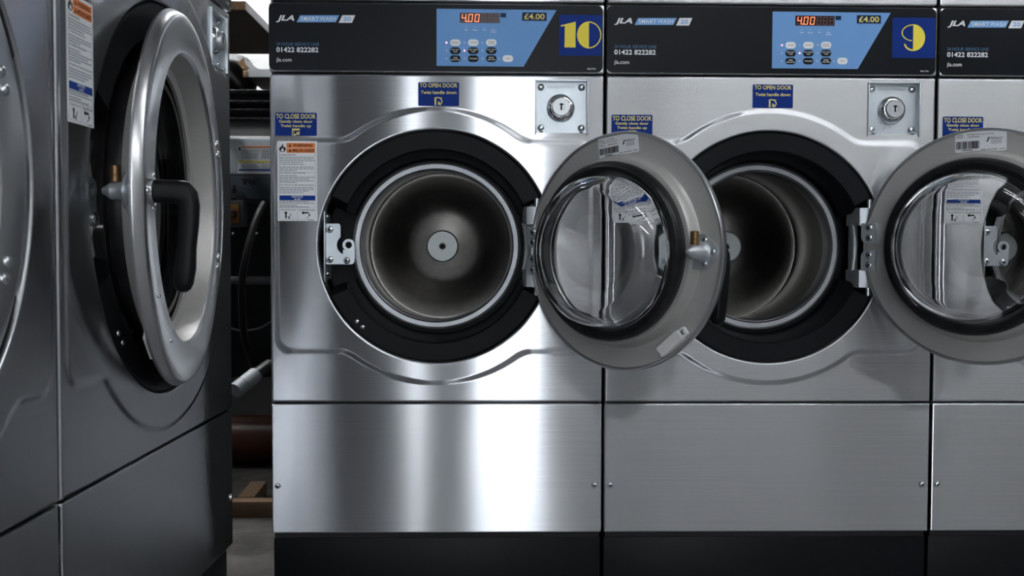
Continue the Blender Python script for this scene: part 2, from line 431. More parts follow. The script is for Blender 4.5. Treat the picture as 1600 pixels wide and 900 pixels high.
def flame(mb, pl, u, v, s, h):
    """fire pictogram"""
    out = [(0, -.5), (.24, -.45), (.38, -.25), (.36, .02), (.22, .2), (.2, .02), (.1, .12), (.06, .5), (-.1, .3), (-.14, .08), (-.26, .16), (-.38, -.1), (-.36, -.3), (-.2, -.46)]
    mb.prism(pl, [(u + a * s, v + b * s) for a, b in out], 0, h)
    return [(u + a * s * .45, v + (b * .45 - .2) * s) for a, b in out]

def warning_label(S, parent):
    x0, x1, z0, z1 = S['warn']; w, h = x1 - x0, z1 - z0
    o = MB().rect(Plane((x0, -.0003 - EMB, z0)), 0, w, 0, h, 0, .0005, .0015).build('warning_label', 'paper', parent)
    pl = Plane((x0, -.0007 - EMB, z0)); k = w / 61.0       # 61 x 123 pixel units in the photo
    U = lambda a: a * k; V = lambda b: h - b * h / 122.0
    R = lambda mb, a, b, c, d, q=.0004: mb.rect(pl, U(a), U(c), V(d), V(b), 0, q)
    mb = MB(); R(mb, 14, 3, 58, 10.2); R(mb, 14, 10.9, 58, 18); mb.build('orange_band', 'orange', o)
    mb = MB(); R(mb, 3, 83, 58, 90.5); mb.build('blue_band', 'label_blue', o)
    mb = MB(); inner = flame(mb, pl, U(8), V(10.5), U(13), .0004)
    mb.build('flame_symbol', 'ink', o); mb = MB()
    for body, a, b, c in (('WARNING', 24, 9, 30), ('MISE EN GARDE', 23.6, 16.6, 33)):
        put_text(mb, pl, U(a), V(b), .0006, body, width=U(c), height=U(4.6), bold=.02)
    mb.build('warning_lettering', 'ink', o); tri = MB()
    for b in (9, 16.6):
        tri.prism(pl, [(U(17.5), V(b)), (U(21.5), V(b)), (U(19.5), V(b - 4.6))], 0, .0005)
    tri.build('warning_triangles', 'ink', o); mb = MB()
    for b, body, c in ((22, 'To reduce risk of fire:', 25), (37.2, 'To reduce risk of serious injury:', 38), (50, "Pour réduire le risque d'incendie:", 40), (68.5, 'Pour réduire les risques de blessures graves:', 53)):
        put_text(mb, pl, U(3.4), V(b), .0006, body, width=U(c), height=U(2.6), bold=.012)
    mb.build('black_print', 'ink', o); mb = MB()
    put_text(mb, pl, U(5), V(106.5), .0006, 'Open/Ouverte', width=U(23), height=U(3)); put_text(mb, pl, U(33), V(106.5), .0006, 'Closed/Fermée', width=U(24), height=U(3))
    # handle pictograms
    R(mb, 11.6, 110, 13.8, 118, .0005); mb.prism(pl, arc(U(12.7), V(109.6), U(2), U(2), 0, 2 * PI, 14)[:-1], 0, .0005)
    mb.prism(pl, band(U(15), V(110.5), U(6), U(6), U(.7), -PI / 2, 0, 10), 0, .0005); mb.prism(pl, [(U(15.5), V(118.2)), (U(18.6), V(115)), (U(18.4), V(118.6))], 0, .0005)
    R(mb, 40, 108.4, 48, 110.6, .0005); mb.prism(pl, arc(U(39.4), V(109.5), U(2), U(2), 0, 2 * PI, 14)[:-1], 0, .0005)
    mb.prism(pl, band(U(44), V(112), U(5.5), U(5.5), U(.7), -PI / 2, .3, 10), 0, .0005); mb.prism(pl, [(U(47), V(114)), (U(50.6), V(113.4)), (U(49), V(110.6))], 0, .0005)
    mb.build('handle_diagrams', 'ink', o)
    mb = MB(); mb.prism(pl, [(a, b) for a, b in inner], .0004, .0007)
    put_text(mb, pl, U(30.5), V(86.3), .0006, 'NOTICE', width=U(17), height=U(2.9), bold=.02, align='CENTER'); put_text(mb, pl, U(30.5), V(90), .0006, 'AVIS', width=U(10.5), height=U(2.9), bold=.02, align='CENTER')
    mb.build('white_print', 'paper', o)
    rnd = random.Random(3); mb = MB()          # fine print too small to read in the photograph
    for b in (24.7, 27.4, 30.1, 33, 39.9, 42.6, 45.3, 52.7, 55.4, 58, 60.7, 63.2, 71.2, 73.8, 76.4, 79.2, 92.6, 95, 98.2, 100.6):
        a = 3.4; end = rnd.choice((58, 56, 48, 40, 30))
        while a < end:
            c = min(a + rnd.uniform(2.5, 7), end); R(mb, a, b - .75, c, b + .55, .0003); a = c + .9
    for b in (47.6, 101.7, 91.2, 119.6): R(mb, 3, b, 58, b + .35, .0003)
    R(mb, 30.4, 102, 30.8, 119.6, .0003); R(mb, 2.6, 2.6, 3, 119.8, .0003); R(mb, 58, 18, 58.4, 119.8, .0003); R(mb, 46, 119.9, 56, 121, .0003)
    mb.build('fine_print', 'ink_grey', o)

def blue_label(S, parent, kind):
    x0, x1, z0, z1 = S[kind]; w, h = x1 - x0, z1 - z0; yb = -EMB - .0001 if S.get(kind + '_up') else -.0002
    o = MB().rect(Plane((x0, yb, z0)), 0, w, 0, h, 0, .0005, .0022).build('open_label' if kind == 'open' else 'close_label', 'navy', parent)
    pl = Plane((x0, yb - .0005, z0)); k = w / 63.0; mb = MB(); T = lambda b: h - b * k
    def line(b, body, c, hh, bold): put_text(mb, pl, w / 2, T(b), .0003, body, width=c * k, height=hh * k, align='CENTER', bold=bold)
    if kind == 'open':
        line(7.8, 'TO OPEN DOOR', 58, 6.4, .022); line(18, 'Twist handle down', 55, 5.2, .02)
        mb.rect(pl, 25.2 * k, 28 * k, T(35), T(23.2), 0, .0003)
        mb.prism(pl, band(28 * k, T(23.2) - 6 * k, 9.5 * k, 7 * k, 1.6 * k, -.5, PI / 2, 12), 0, .0003)
        mb.rect(pl, 28 * k, 37 * k, T(24), T(23.2), 0, .0003)
        mb.prism(pl, [(30 * k, T(34)), (31.2 * k, T(28.6)), (36 * k, T(33.2)), (34.6 * k, T(35))], 0, .0003)
    else:
        line(9, 'TO CLOSE DOOR', 60, 7.2, .022); line(16.5, 'Gently close door', 51, 5.6, .02); line(23.2, 'Twist handle up', 46, 5.6, .02)
        mb.rect(pl, 25.6 * k, 37.5 * k, T(26.8), T(23.9), 0, .0003)
        mb.rect(pl, 25.6 * k, 26.6 * k, T(35), T(26.8), 0, .0003); mb.rect(pl, 28 * k, 28.6 * k, T(35), T(26.8), 0, .0003)
        mb.prism(pl, [(28 * k, T(35.2)), (28.4 * k, T(32.6)), (32.8 * k, T(31.6)), (32 * k, T(29.4)), (37.6 * k, T(28.6)), (36.2 * k, T(34.2)), (34.6 * k, T(32.6))], 0, .0003)
    mb.build('lettering', 'cream', o)

def seg7(mb_on, mb_off, pl, u, v, w, h, ch, h0):
    segs = {'4': 'bcfg', '0': 'abcdef', '8': 'abcdefg', ' ': ''}[ch]
    t = w * .17; sl = .12
    def P(a, b): return (u + a + b * sl, v + b)
    sh = {'a': (0, w, h - t, h), 'd': (0, w, 0, t), 'g': (0, w, h / 2 - t / 2, h / 2 + t / 2), 'f': (0, t, h / 2, h), 'b': (w - t, w, h / 2, h), 'e': (0, t, 0, h / 2), 'c': (w - t, w, 0, h / 2)}
    for s, (a, b, c, d) in sh.items():
        g = t * .14
        (mb_on if s in segs else mb_off).prism(pl, [P(a + g, c + g), P(b - g, c + g), P(b - g, d - g), P(a + g, d - g)], 0, h0)

def control_panel(S, parent):
    """stainless strip with the black film, light blue key field, price tag, display"""
    w, z0, z1 = S['w'], S['zc'] + .0015, S['zt'] - .0015
    o = MB().box(.0025, w - .0025, -.004, .03, z0, z1, .004, seg=3).build('control_panel', 'frame_steel', parent, 12)
    kx = w / 525.0; kz = (S['zt'] - S['zc']) / 110.0
    pl = Plane((0, -.004, S['zc']))
    U = lambda a: (a - 420.5) * kx; V = lambda a, b: (112 + (a - 420) * .0096 - b) * kz
    P = lambda pts: [(U(a), V(a, b)) for a, b in pts]
    H1, H2, H3, H4 = .0009, .0013, .0017, .0021
    MB().rect(pl, U(422.5), U(941), V(422, 109), V(422, 4.5), -.0005, H1, 9 * kx).build('fascia_film', 'fascia', o)
    MB().prism(pl, P([(682, 103), (817.5, 104.5), (868.5, 16.5), (682, 14)]), 0, H2).build('key_field', 'blue_panel', o)
    # printed brand block
    mb = MB(); put_text(mb, pl, U(434), V(434, 34.8), H2, 'JLA', width=U(462) - U(434), height=11.2 * kz, bold=.035, shear=.28)
    mb.build('brand_lettering', 'white', o); mb = MB()
    put_text(mb, pl, U(434), V(434, 81), H2, '01422 822282', width=65 * kx, height=7.8 * kz, bold=.022)
    mb.build('phone_lettering', 'white', o); mb = MB()
    put_text(mb, pl, U(434), V(434, 97.6), H2, 'jla.com', width=23.5 * kx, height=8 * kz, bold=.006)
    mb.build('web_lettering', 'white', o); mb = MB()
    put_text(mb, pl, U(472), V(472, 32.5), H3, 'SMART', width=27.5 * kx, height=6.5 * kz, spacing=1.1, bold=.008); put_text(mb, pl, U(501.5), V(501, 32.5), H3, 'WASH', width=24.5 * kx, height=6.5 * kz, spacing=1.05)
    bar_txt = mb; mb = MB()
    mb.prism(pl, P([(530.5, 35.8), (551, 35.8), (556, 24), (536, 24)]), 0, H2)
    mb.build('size_plate', 'white', o); mb = MB()
    put_text(mb, pl, U(917), V(917, 109.6), H2, 'F8617701', width=13 * kx, height=2.6 * kz, bold=.01)
    mb.build('code_lettering', 'white', o)
    mb = MB(); mb.prism(pl, P([(465.5, 34.8), (526, 34.8), (531.5, 24), (471, 24)]), 0, H2); bar = mb.build('brand_bar', 'logo_blue', o); bar_txt.build('brand_bar_lettering', 'white', o)
    mb = MB(); put_text(mb, pl, U(537.5), V(537, 33.2), H3, '20', width=12 * kx, height=7 * kz, bold=.015); mb.build('size_lettering', 'logo_blue', o)
    mb = MB(); put_text(mb, pl, U(434), V(434, 71), H2, '24 HOUR SERVICE LINE', width=66 * kx, height=5.2 * kz, bold=.008); mb.build('service_lettering', 'slate', o)
    # display
    d = MB().rect(pl, U(718), U(780), V(718, 36), V(718, 20.5), 0, H3, .0005).build('display', 'display', o)
    on, off = MB(), MB(); pd = Plane(pl.p(0, 0, H3))
    for i, ch in enumerate('400   '): seg7(on, off, pd, U(720.2 + i * 10.2), V(720, 34.6), 7 * kx, 12.2 * kz, ch, .0003)
    on.rect(pd, U(728.2), U(729.6), V(728, 34.8), V(728, 33.2), 0, .0003)
    on.build('lit_digits', 'segment_on', o); off.build('unlit_digits', 'segment_off', o)
    MB().rect(pl, U(781.2), U(790), V(781, 27.6), V(781, 21), 0, H3).build('sensor_window', 'deep_navy', o)
    MB().rect(pl, U(815), U(853), V(815, 33), V(815, 20), 0, H3, .0006).build('price_label', 'deep_navy', o)
    mb = MB(); put_text(mb, pl, U(818), V(818, 31), H4, '£4.00', width=32 * kx, height=9 * kz, bold=.022); mb.build('price_lettering', 'cream', o)
    # keys
    keys = [(711, 67, 'white', ''), (739, 67, 'white', ''), (767, 67, 'white', ''),
            (711, 79.6, 'ink', 'FAST HOT\nWASH'), (739, 79.6, 'ink', 'FAST WARM\nWASH'), (767, 79.6, 'ink', 'FAST COLD\nWASH'),
            (711, 92, 'ink', 'WARM\nDELICATES'), (739, 92, 'ink', 'WOOLLENS'), (767, 92, 'ink', 'RINSE\nAND SPIN'), (793, 92, 'white', 'START')]
    wp, gp, lo, li = MB(), MB(), MB(), MB()
    for a, b, mt, body in keys:
        MB().rect(pl, U(a - 8.2), U(a + 8.2), V(a, b + 5.2), V(a, b - 5.2), 0, H3, 5.0 * kz).build('key', mt, o)
        if body:
            for j, ln in enumerate(body.split('\n')):
                n = len(body.split('\n')); q = b + 1.1 + (j - (n - 1) / 2) * 3.2
                put_text(gp if mt == 'white' else wp, pl, U(a), V(a, q), H4, ln, width=min(1.55 * len(ln), 13.2) * kx, height=2.2 * kz, align='CENTER', bold=.012)
        else:
            rr = random.Random(int(a))
            for q in ((b,) if a < 760 else (b - 1.4, b + 1.4)):
                s = U(a - 5)
                while s < U(a + 4.6):
                    e_ = s + rr.uniform(.9, 1.8) * kx; gp.rect(pl, s, e_, V(a, q + .55), V(a, q - .55), H3, H4); s = e_ + .4 * kx
        lit = (a, b) in ((711, 67), (739, 79.6))
        (li if lit else lo).prism(pl, arc(U(a - 13.6), V(a, b), 1.5 * kx, 1.5 * kx, 0, 2 * PI, 12)[:-1], 0, H3)
    for a, body in ((728, 'Wash'), (742, 'Rinse'), (756.5, 'Spin'), (770.5, 'Door\nLocked')):
        lo.prism(pl, arc(U(a), V(a, 43), 1.0 * kx, 1.0 * kx, 0, 2 * PI, 10)[:-1], 0, H3)
        for j, ln in enumerate(body.split('\n')): put_text(wp, pl, U(a), V(a, 48.2 + 3.2 * j), H2 + .0002, ln, height=2.2 * kz, width=1.5 * len(ln) * kx, align='CENTER', bold=.01)
    wp.build('key_lettering', 'white', o); gp.build('key_print', 'ink_grey', o); lo.build('unlit_indicators', 'led_off', o); li.build('lit_indicators', 'led_on', o)
    return o, pl, U, V

def number_tile(S, cp, which):
    o, pl, U, V = cp; H2, H3 = .0012, .0017
    a0 = 873 if which == 10 else 871.5; b0 = 24 if which == 10 else 24.5
    MB().rect(pl, U(a0), U(939.5), V(905, 87.5), V(905, 24), 0, H2).build('number_tile', 'navy', o)
    mb = MB(); P = lambda pts: [(U(a), V(905, b)) for a, b in pts]
    kx = U(1) - U(0)
    if which == 10:
        mb.prism(pl, P([(875, 40.6), (898.5, 34.5), (898.5, 75), (881, 75), (881.5, 41.2), (875.6, 42.6)]), H2, H3)
        c = (920.2, 55.2); L = arc(0, 0, 18.6, 21, PI / 2, 3 * PI / 2, 30)
        mb.prism(pl, P([(c[0] + a - 1, c[1] - b) for a, b in L]), H2, H3)
        mb.prism(pl, P([(c[0] + a, c[1] - b) for a, b in band(-1.2, 0, 19.6, 21, 1.7, -PI / 2, PI / 2, 30)]), H2, H3)
    else:
        c = (904.5, 55.5)
        mb.prism(pl, P([(c[0] + a, c[1] - b) for a, b in arc(0, 0, 19, 21, -PI / 2, PI / 2, 30)]), H2, H3)
        mb.prism(pl, P([(c[0] + a, c[1] - b) for a, b in band(0.3, 7.6, 18.6, 13.4, 1.7, PI / 2, PI * 1.46, 30)]), H2, H3)
        mb.prism(pl, P([(c[0] + a, c[1] - b) for a, b in band(.3, -9, 14.6, 12, 2.6, PI * 1.03, PI * 1.5, 20)]), H2, H3)
    mb.build('number', 'yellow', o)

def recess(S, parent):
    """black moulded well round the drum mouth, with the raised upper and lower arcs"""
    R, cx, cz = S['ro'] - .0015, S['cx'], S['cz']; k = S['k']; ri = .165 * k
    o = MB().lathe([(R, .030), (R, .090), (R - .004, .094), (ri, .094), (ri, .12), (R, .12)], 96, (cx, 0, cz), closed=True).build('door_well', 'recess', parent)
    for nm, a0, a1 in (('upper_moulding', 26, 154), ('lower_moulding', 206, 334)):
        mb = MB(); n = 60; vs = []
        prof = [(R, .093), (R, .002), (R - .0035, -.001), (.1925 * k, .000), (.189 * k, .004), (.1815 * k, .045), (.178 * k, .093)]
        for i in range(n + 1):
            f = i / n; end = min(f, 1 - f) * n
            for t, (r, y) in enumerate(prof):
                s = 1.0 if end >= 1 else .0
                ext = math.radians(5.0) * (1 if t in (0, 5, 6) else (.8 if t == 4 else 0)) if end < 1 else 0
                a = math.radians(a0 + (a1 - a0) * f) + (-ext if f < .5 else ext)
                vs.append((cx + r * math.cos(a), y, cz + r * math.sin(a)))
        m_ = len(prof)
        fs = [(i * m_ + t, i * m_ + t + 1, (i + 1) * m_ + t + 1, (i + 1) * m_ + t) for i in range(n) for t in range(m_ - 1)]
        fs += [tuple(range(m_)), tuple(reversed([n * m_ + t for t in range(m_)]))]
        mb.add(vs, fs).build(nm, 'recess', o, 30)
    for dx, dz in ((-.155, -.148), (-.1435, -.159)):
        MB().dome((cx + dx * k, -.0005, cz + dz * k), .0046, .003, (0, -1, 0), 14).build('screw', 'bolt', o)
    return o

def drum(S, parent):
    cx, cz, k = S['cx'] + S.get('dx', 0), S['cz'] + S.get('dz', 0), S['k']
    c = (cx, 0, cz)
    f = 1.016 * k; q = .032
    MB().lathe([(.1690 * f, .085 + q), (.1695 * f, .050 + q), (.1685 * f, .0465 + q), (.1660 * f, .0455 + q), (.1640 * f, .048 + q), (.1555 * f, .0485 + q), (.1545 * f, .0465 + q), (.1525 * f, .0455 + q), (.1508 * f, .047 + q), (.1500 * f, .051 + q), (.1500 * f, .095 + q), (.153 * f, .095 + q)], 128, c).build('seal_ring', 'rim_steel', parent, 30)
    d = S['dd']
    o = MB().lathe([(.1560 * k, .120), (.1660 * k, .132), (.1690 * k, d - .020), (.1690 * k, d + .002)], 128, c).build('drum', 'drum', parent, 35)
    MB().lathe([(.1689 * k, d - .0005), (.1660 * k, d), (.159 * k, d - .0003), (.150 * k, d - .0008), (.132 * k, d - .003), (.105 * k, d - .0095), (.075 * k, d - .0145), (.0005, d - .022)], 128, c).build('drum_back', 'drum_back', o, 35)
    h = d - .024
    MB().lathe([(.038 * k, h + .012), (.0365 * k, h - .001), (.034 * k, h - .004), (.0085 * k, h - .004), (.008 * k, h + .004), (.0005, h + .004)], 56, c).build('hub_cap', 'hub', o, 40)
    MB().lathe([(.0062 * k, h + .004), (.0062 * k, h - .003), (.0045 * k, h - .004), (.0035 * k, h - .001), (.0005, h - .001)], 20, c).build('hub_bolt', 'dark', o)
    return o

def latch_bracket(S, parent):
    cx, cz, k = S['cx'], S['cz'], S['k']; q = .056 / 312 * k      # pixel unit of the enlarged photo
    pl = Plane((cx - .218 * k, .020, cz + .045 * k))
    Q = lambda pts: [((a - 118) * q, (272 - b) * q) for a, b in pts]
    notch = [(362 + 128 * math.cos(t), 508 + 118 * math.sin(t)) for t in [PI + .75 - i * (1.95 / 10) for i in range(11)]]
    notch = [(a, b) for a, b in notch if a < 345]
    pts = [(118, 715), (118, 285), (130, 274), (250, 272), (268, 280), (277, 300), (277, 425)] + notch + [(375, 632), (425, 662), (429, 690), (418, 712), (400, 722), (126, 722)]
    o = MB().prism(pl, Q(pts), -.004, 0).build('latch_bracket', 'zinc', parent)
    c = Vector(pl.p((362 - 118) * q, (272 - 508) * q, 0))
    MB().lathe([(38 * q, .003), (66 * q, .003), (66 * q, .010), (38 * q, .010)], 32, c, closed=True).build('latch_eye', 'zinc', o)
    MB().prism(Plane(pl.p(0, 0, -.010)), Q([(300, 660), (300, 560), (340, 572), (385, 572), (429, 520), (429, 660)]), 0, .006).build('latch_eye_tab', 'zinc', o)
    for a, b in ((158, 340), (158, 670), (345, 680)):
        p = pl.p((a - 118) * q, (272 - b) * q, 0)
        MB().dome(p, 40 * q, .0055, (0, -1, 0), 20).build('bolt', 'bolt', o)
        MB().dome(Vector(p) + Vector((0, -.0050, 0)), 13 * q, .0007, (0, -1, 0), 8).build('bolt_socket', 'ink', o)
    # folded mounting leg
    MB().box(pl.o.x - .003 * k, pl.o.x - .0005, .008, .090, cz - .075 * k, cz + .078 * k, .0006).build('mounting_leg', 'zinc', o)
    for dz in (.060, -.055):
        MB().dome((pl.o.x, .03, cz + dz * k), .0045, .005, (1, 0, 0), 12).build('leg_screw', 'bolt', o)

def hinge(S, parent):
    """fixed half: back plate, two knuckles, strap; pivot at S['hinge']"""
    ax, ay = S['hinge']; cz, k = S['cz'], S['k']; hz = S['hz_h']
    o = MB().box(ax - .019 * k, ax - .003, ay + .050, ay + .064, cz - hz * 1.16, cz + hz * 1.16, .002).build('hinge_bracket', 'cast', parent)
    for s in (1, -1):
        zz = cz + s * hz * .80
        mb = MB(); h = .0172 * k
        pts = [(-.026 * k, -.055), (-.026 * k, -.010), (-.02 * k, .005), (-.008, .0085), (0, .0085), (.006, .006), (.0085, 0), (.006, -.006), (.0045, -.055)]
        pl = Plane((ax, ay, zz), (1, 0, 0), (0, -1, 0))
        mb.prism(pl, pts, -h, h)
        mb.build('hinge_knuckle', 'cast', o)
        MB().dome((ax, ay - .0084, zz - s * .005), .0036, .001, (0, -1, 0), 12).build('grub_screw', 'red' if S['k'] == 1 else 'ink', o)
    MB().tube([(ax, ay, cz - hz * 1.24), (ax, ay, cz + hz * 1.24)], .0052, 16).build('hinge_pin', 'bolt', o)
    n = 14; pts = [(ax - .024 * k + .006 * math.sin(PI * i / n), ay + .020 + .006 * math.sin(PI * i / n), cz + hz * .62 - hz * 1.24 * i / n) for i in range(n + 1)]
    MB().tube(pts, .0055, 10).build('hinge_strap', 'cast', o)
    return o

def door(S, parent, model, sensor=True):
    """round door in its closed position; its object origin lies on the hinge axis"""
    k, s, a = S['dk'], S['ds'], S['da']; hx, hy = S['hinge']; yp = S['dy'] - hy         # inner plate plane
    R = .2185 * k; c = (-a, yp, 0); rh = .1690 * k
    fd = S['fd']
    prof = [(.150 * k, .024 * s), (.152 * k, .026 * s), (.1655 * k, .026 * s), (.1685 * k, .0248 * s), (.1700 * k, .021 * s), (.1720 * k, .012 * s), (.1740 * k, .005 * s), (.1765 * k, .0013 * s), (.181 * k, 0), (R - .0065, 0), (R - .0045, .0020), (R - .001, .0018), (R, -.0005), (R, -.003), (R - .0040, -fd + .007), (R - .0055, -fd + .0035), (R - .0085, -fd + .0012), (R - .013, -fd), (R - .020, -fd),
            (rh + .003, -fd), (rh, -fd + .0015), (rh - .0025 * k, -fd + .006), (rh - .0105 * k, .016 * s), (.1535 * k, .0185 * s), (.150 * k, .0195 * s), (.1495 * k, .0225 * s)]
    o = MB().lathe(prof[9:22], 160, c).build('door', 'ring_steel', parent, 30)
    MB().lathe(prof[21:25] + prof[0:10], 160, c).build('inner_plate', 'door_plate', o, 30)
    z_ = lambda h: (h - .007) * s
    g = [(.1600 * k, z_(.031)), (.1612 * k, z_(.035)), (.1620 * k, z_(.045)), (.1612 * k, z_(.051)), (.157 * k, z_(.057)), (.151 * k, z_(.0595)), (.1455 * k, z_(.058)), (.142 * k, z_(.054)), (.139 * k, z_(.048)), (.137 * k, z_(.042)), (.137 * k, z_(.031))]
    MB().lathe(g, 128, c).build('door_gasket', 'rubber', o, 28)
    out = [(.1410 * k, .031), (.1370 * k, .0335), (.1362 * k, .050 * s), (.1350 * k, .068 * s), (.1325 * k, .081 * s), (.1275 * k, .0915 * s), (.120 * k, .0980 * s), (.110 * k, .1008 * s), (.085 * k, .1016 * s), (.045 * k, .1019 * s), (.0004, .102 * s)]
    inn = [(r - .0055 if r > .1 * k else r * .95, h - .0055) for r, h in out]; inn[-1] = (.0004, .102 * s - .0055)
    inn[0] = (.1410 * k, .0265); inn[1] = (.133 * k, .0265)
    MB().lathe(out + inn[::-1], 128, c, closed=True).build('glass_bowl', 'glass', o, 60)
    # latch on the free edge, inner side (reader looks along -y, so the reading plane is mirrored)
    lx = -a - .181 * k; pl = Plane((lx, yp + .0003, 0), (-1, 0, 0), (0, 0, 1)); q = 1.0
    pts = [(-.022 * q, -.027 * q), (-.022 * q, .027 * q), (-.019 * q, .030 * q), (.012 * q, .030 * q), (.036 * q, .008 * q), (.038 * q, 0), (.036 * q, -.008 * q), (.012 * q, -.030 * q), (-.019 * q, -.030 * q)]
    ly = S['ly']
    pl2 = Plane((lx, yp + ly, 0), (-1, 0, 0), (0, 0, 1))
    MB().prism(pl2, pts, 0, .0035).build('latch_plate', 'zinc', o)
    MB().lathe([(.024 * q, -.001), (.022 * q, ly)], 24, (lx - .004 * q, yp, 0)).build('latch_boss', 'cast', o)
    sl = S['sl']; sp = (lx - .006 * q, yp + ly, 0)
    MB().lathe([(.0005, .0035), (.0185 * q, .0035), (.0180 * q, .006), (.0140 * q, .009), (.0125 * q, .013), (.0120 * q, .0175 * sl), (.0095 * q, .0195 * sl), (.0075 * q, .0215 * sl), (.004 * q, .0255 * sl), (.0005, .0262 * sl)], 32, sp).build('latch_spindle', 'cast', o, 35)
    MB().lathe([(.0005, .012 * q), (.0075 * q, .012 * q), (.0075 * q, .0205 * q), (.0068 * q, .021 * q), (.0075 * q, .0215 * q), (.0075 * q, .0335 * q), (.0062 * q, .035 * q), (.0005, .035 * q)], 24, (sp[0], sp[1] + .0135 * sl, 0), 'z').build('brass_pin', 'brass', o)
    for u, v in ((.012, .020), (.028, 0), (.012, -.020)):
        MB().dome(pl2.p(u * q, v * q, .0035), .0052 * q, .004, (0, 1, 0), 16).build('latch_bolt', 'bolt', o)
    # handle outside
    hxx = -a - S['hr'] * k; yo = yp - fd; hk = S['hk']
    MB().lathe([(.0005, yo - .0002), (.024 * hk, yo - .0002), (.024 * hk, yo - .004), (.019 * hk, yo - .006), (.0005, yo - .006)], 32, (hxx, 0, 0)).build('handle_rose', 'bolt', o)
    mb = MB()
    n = 20; vs = []; secs = []
    L1, Lg = .060 * hk, .150 * hk
    path = [(0, -.002, .0165, .0165), (0, -.022, .0160, .0160), (0, -.042, .0165, .0160)]
    def ring(cy, czz, ry, rx, ang):
        # section centred (hxx, cy, czz); ang = direction of travel in the y-z plane (0 = outwards, 1 = down)
        out = []
        for j in range(n):
            t = 2 * PI * j / n; sgn = lambda v: math.copysign(abs(v) ** .6, v)
            e1, e2 = rx * sgn(math.cos(t)), ry * sgn(math.sin(t))
            dy, dz = math.sin(ang) , math.cos(ang)
            out.append((hxx + e1, cy - dy * e2 * 1.0, czz + dz * e2))
        return out
    for cy, czz, ry, rx, ang in ((0, 0, .0165, .0165, 0), (-.018, 0, .0158, .0155, 0), (-.034, -.0005, .0165, .0150, .10), (-.046, -.004, .0185, .0145, .45), (-.0525, -.012, .0195, .0140, .95), (-.054, -.026, .0180, .0135, 1.45),
                                 (-.0535, -.050, .0165, .0130, 1.57), (-.050, -.085, .0155, .0125, 1.66), (-.0465, -.115, .0150, .0120, 1.66), (-.044, -.138, .0135, .0110, 1.6), (-.0435, -.147, .010, .0085, 1.57), (-.0435, -.151, .004, .0035, 1.57)):
        secs.append(ring(yo - .006 + cy * hk * S['hs'], czz * hk * (S['hl'] if czz < -.03 else 1), ry * hk * (S['ht'] if cy > -.05 else 1), rx * hk, ang))
    vs = [p for s_ in secs for p in s_]
    fs = [(i * n + j, i * n + (j + 1) % n, (i + 1) * n + (j + 1) % n, (i + 1) * n + j) for i in range(len(secs) - 1) for j in range(n)]
    fs += [tuple(range(n)), tuple(range((len(secs) - 1) * n, len(secs) * n))]
    mb.add(vs, fs).build('handle', 'handle', o, 50)
    for t in (1.2, PI, 5.1):
        MB().dome((hxx + .030 * hk * math.cos(t), yo + .0003, .030 * hk * math.sin(t)), .005 * hk, .0035, (0, -1, 0), 14).build('handle_screw', 'bolt', o)
    # bolts on the outer face by the hinge and two on the free lower side
    for dz in S['ring_bolts']:
        MB().dome((-a + math.sqrt((.187 * k) ** 2 - dz * dz), yo + .0003, dz), .0068, .0055, (0, -1, 0), 16).build('ring_bolt', 'bolt', o)
    for t in (PI * 1.19, PI * 1.31):
        MB().dome((-a + .190 * k * math.cos(t), yo + .0003, .190 * k * math.sin(t)), .0045 * hk, .003, (0, -1, 0), 14).build('ring_rivet', 'bolt', o)
    # door switch magnet
    t = math.radians(232); pm = Plane((-a + .199 * k * math.cos(t), yp + .0008, .199 * k * math.sin(t)), (-1, 0, 0), (0, 0, 1), tilt=math.radians(40))
    mg = MB().rect(pm, -.033, .021, -.0095, .0095, 0, .011, .002); mg.rect(pm, .020, .034, -.008, .008, 0, .007, .003); mg.rect(pm, -.036, -.030, -.007, .007, 0, .006, .002)
    mg.build('door_magnet', 'plastic_white', o)
    MB().dome(pm.p(.027, 0, .007), .0048, .002, pm.n, 14).build('magnet_screw', 'bolt', o)
    MB().dome(pm.p(-.033, 0, .006), .004, .002, pm.n, 14).build('magnet_screw', 'bolt', o)
    # hinge leaves on the inner face
    q = k
    for sg in (1, -1):
        zz = sg * S['leaf_z']; lw, lh = .0215 * q, .0200 * q
        pl3 = Plane((0, yp + .0018, zz), (-1, 0, 0), (0, 0, 1))
        if sg > 0: pts = [(-.0075, lh), (-.0075, -lh * .3)] + arc(.004, -lh * .3, .0115, lh * .7, PI, 1.5 * PI, 8) + [(lw, -lh), (lw, lh)]
        else: pts = [(-.0075, -lh), (lw, -lh), (lw, lh)] + arc(.004, lh * .3, .0115, lh * .7, PI / 2, PI, 8)
        lf = MB().prism(pl3, pts, -.002, .006)
        lf.tube([(0, 0, zz - lh), (0, 0, zz + lh)], .0078, 16)
        lf.build('hinge_leaf', 'zinc', o)
        for dz in (.0105 * q, -.0095 * q):
            pc = pl3.p(.0095 * q, dz, .006)
            MB().dome(pc, .0072 * q, .005, (0, 1, 0), 18).build('hinge_bolt', 'bolt', o)
            MB().dome(Vector(pc) + Vector((0, .0046, 0)), .0026 * q, .0006, (0, 1, 0), 8).build('bolt_socket', 'ink', o)
    # rating label
    if model:
        wl, hl = .090, .037; pr = Plane((-a + model['dx'], yp + .0007, .1935 * k), (-1, 0, 0), (0, 0, 1), tilt=model['tilt'])
        MB().rect(pr, -wl / 2, wl / 2, -hl / 2, hl / 2, -.0004, .0004, .003).build('rating_label', 'paper', o)
        mb = MB(); rnd = random.Random(model['seed'])
        put_text(mb, pr, -.043, .0118, .0007, 'MODEL:', width=.013, height=.0028); put_text(mb, pr, -.024, .0118, .0007, model['m'], height=.0028, width=model['mw'])
        if model['m2']: put_text(mb, pr, -.043, .0075, .0007, model['m2'], width=.043, height=.0028)
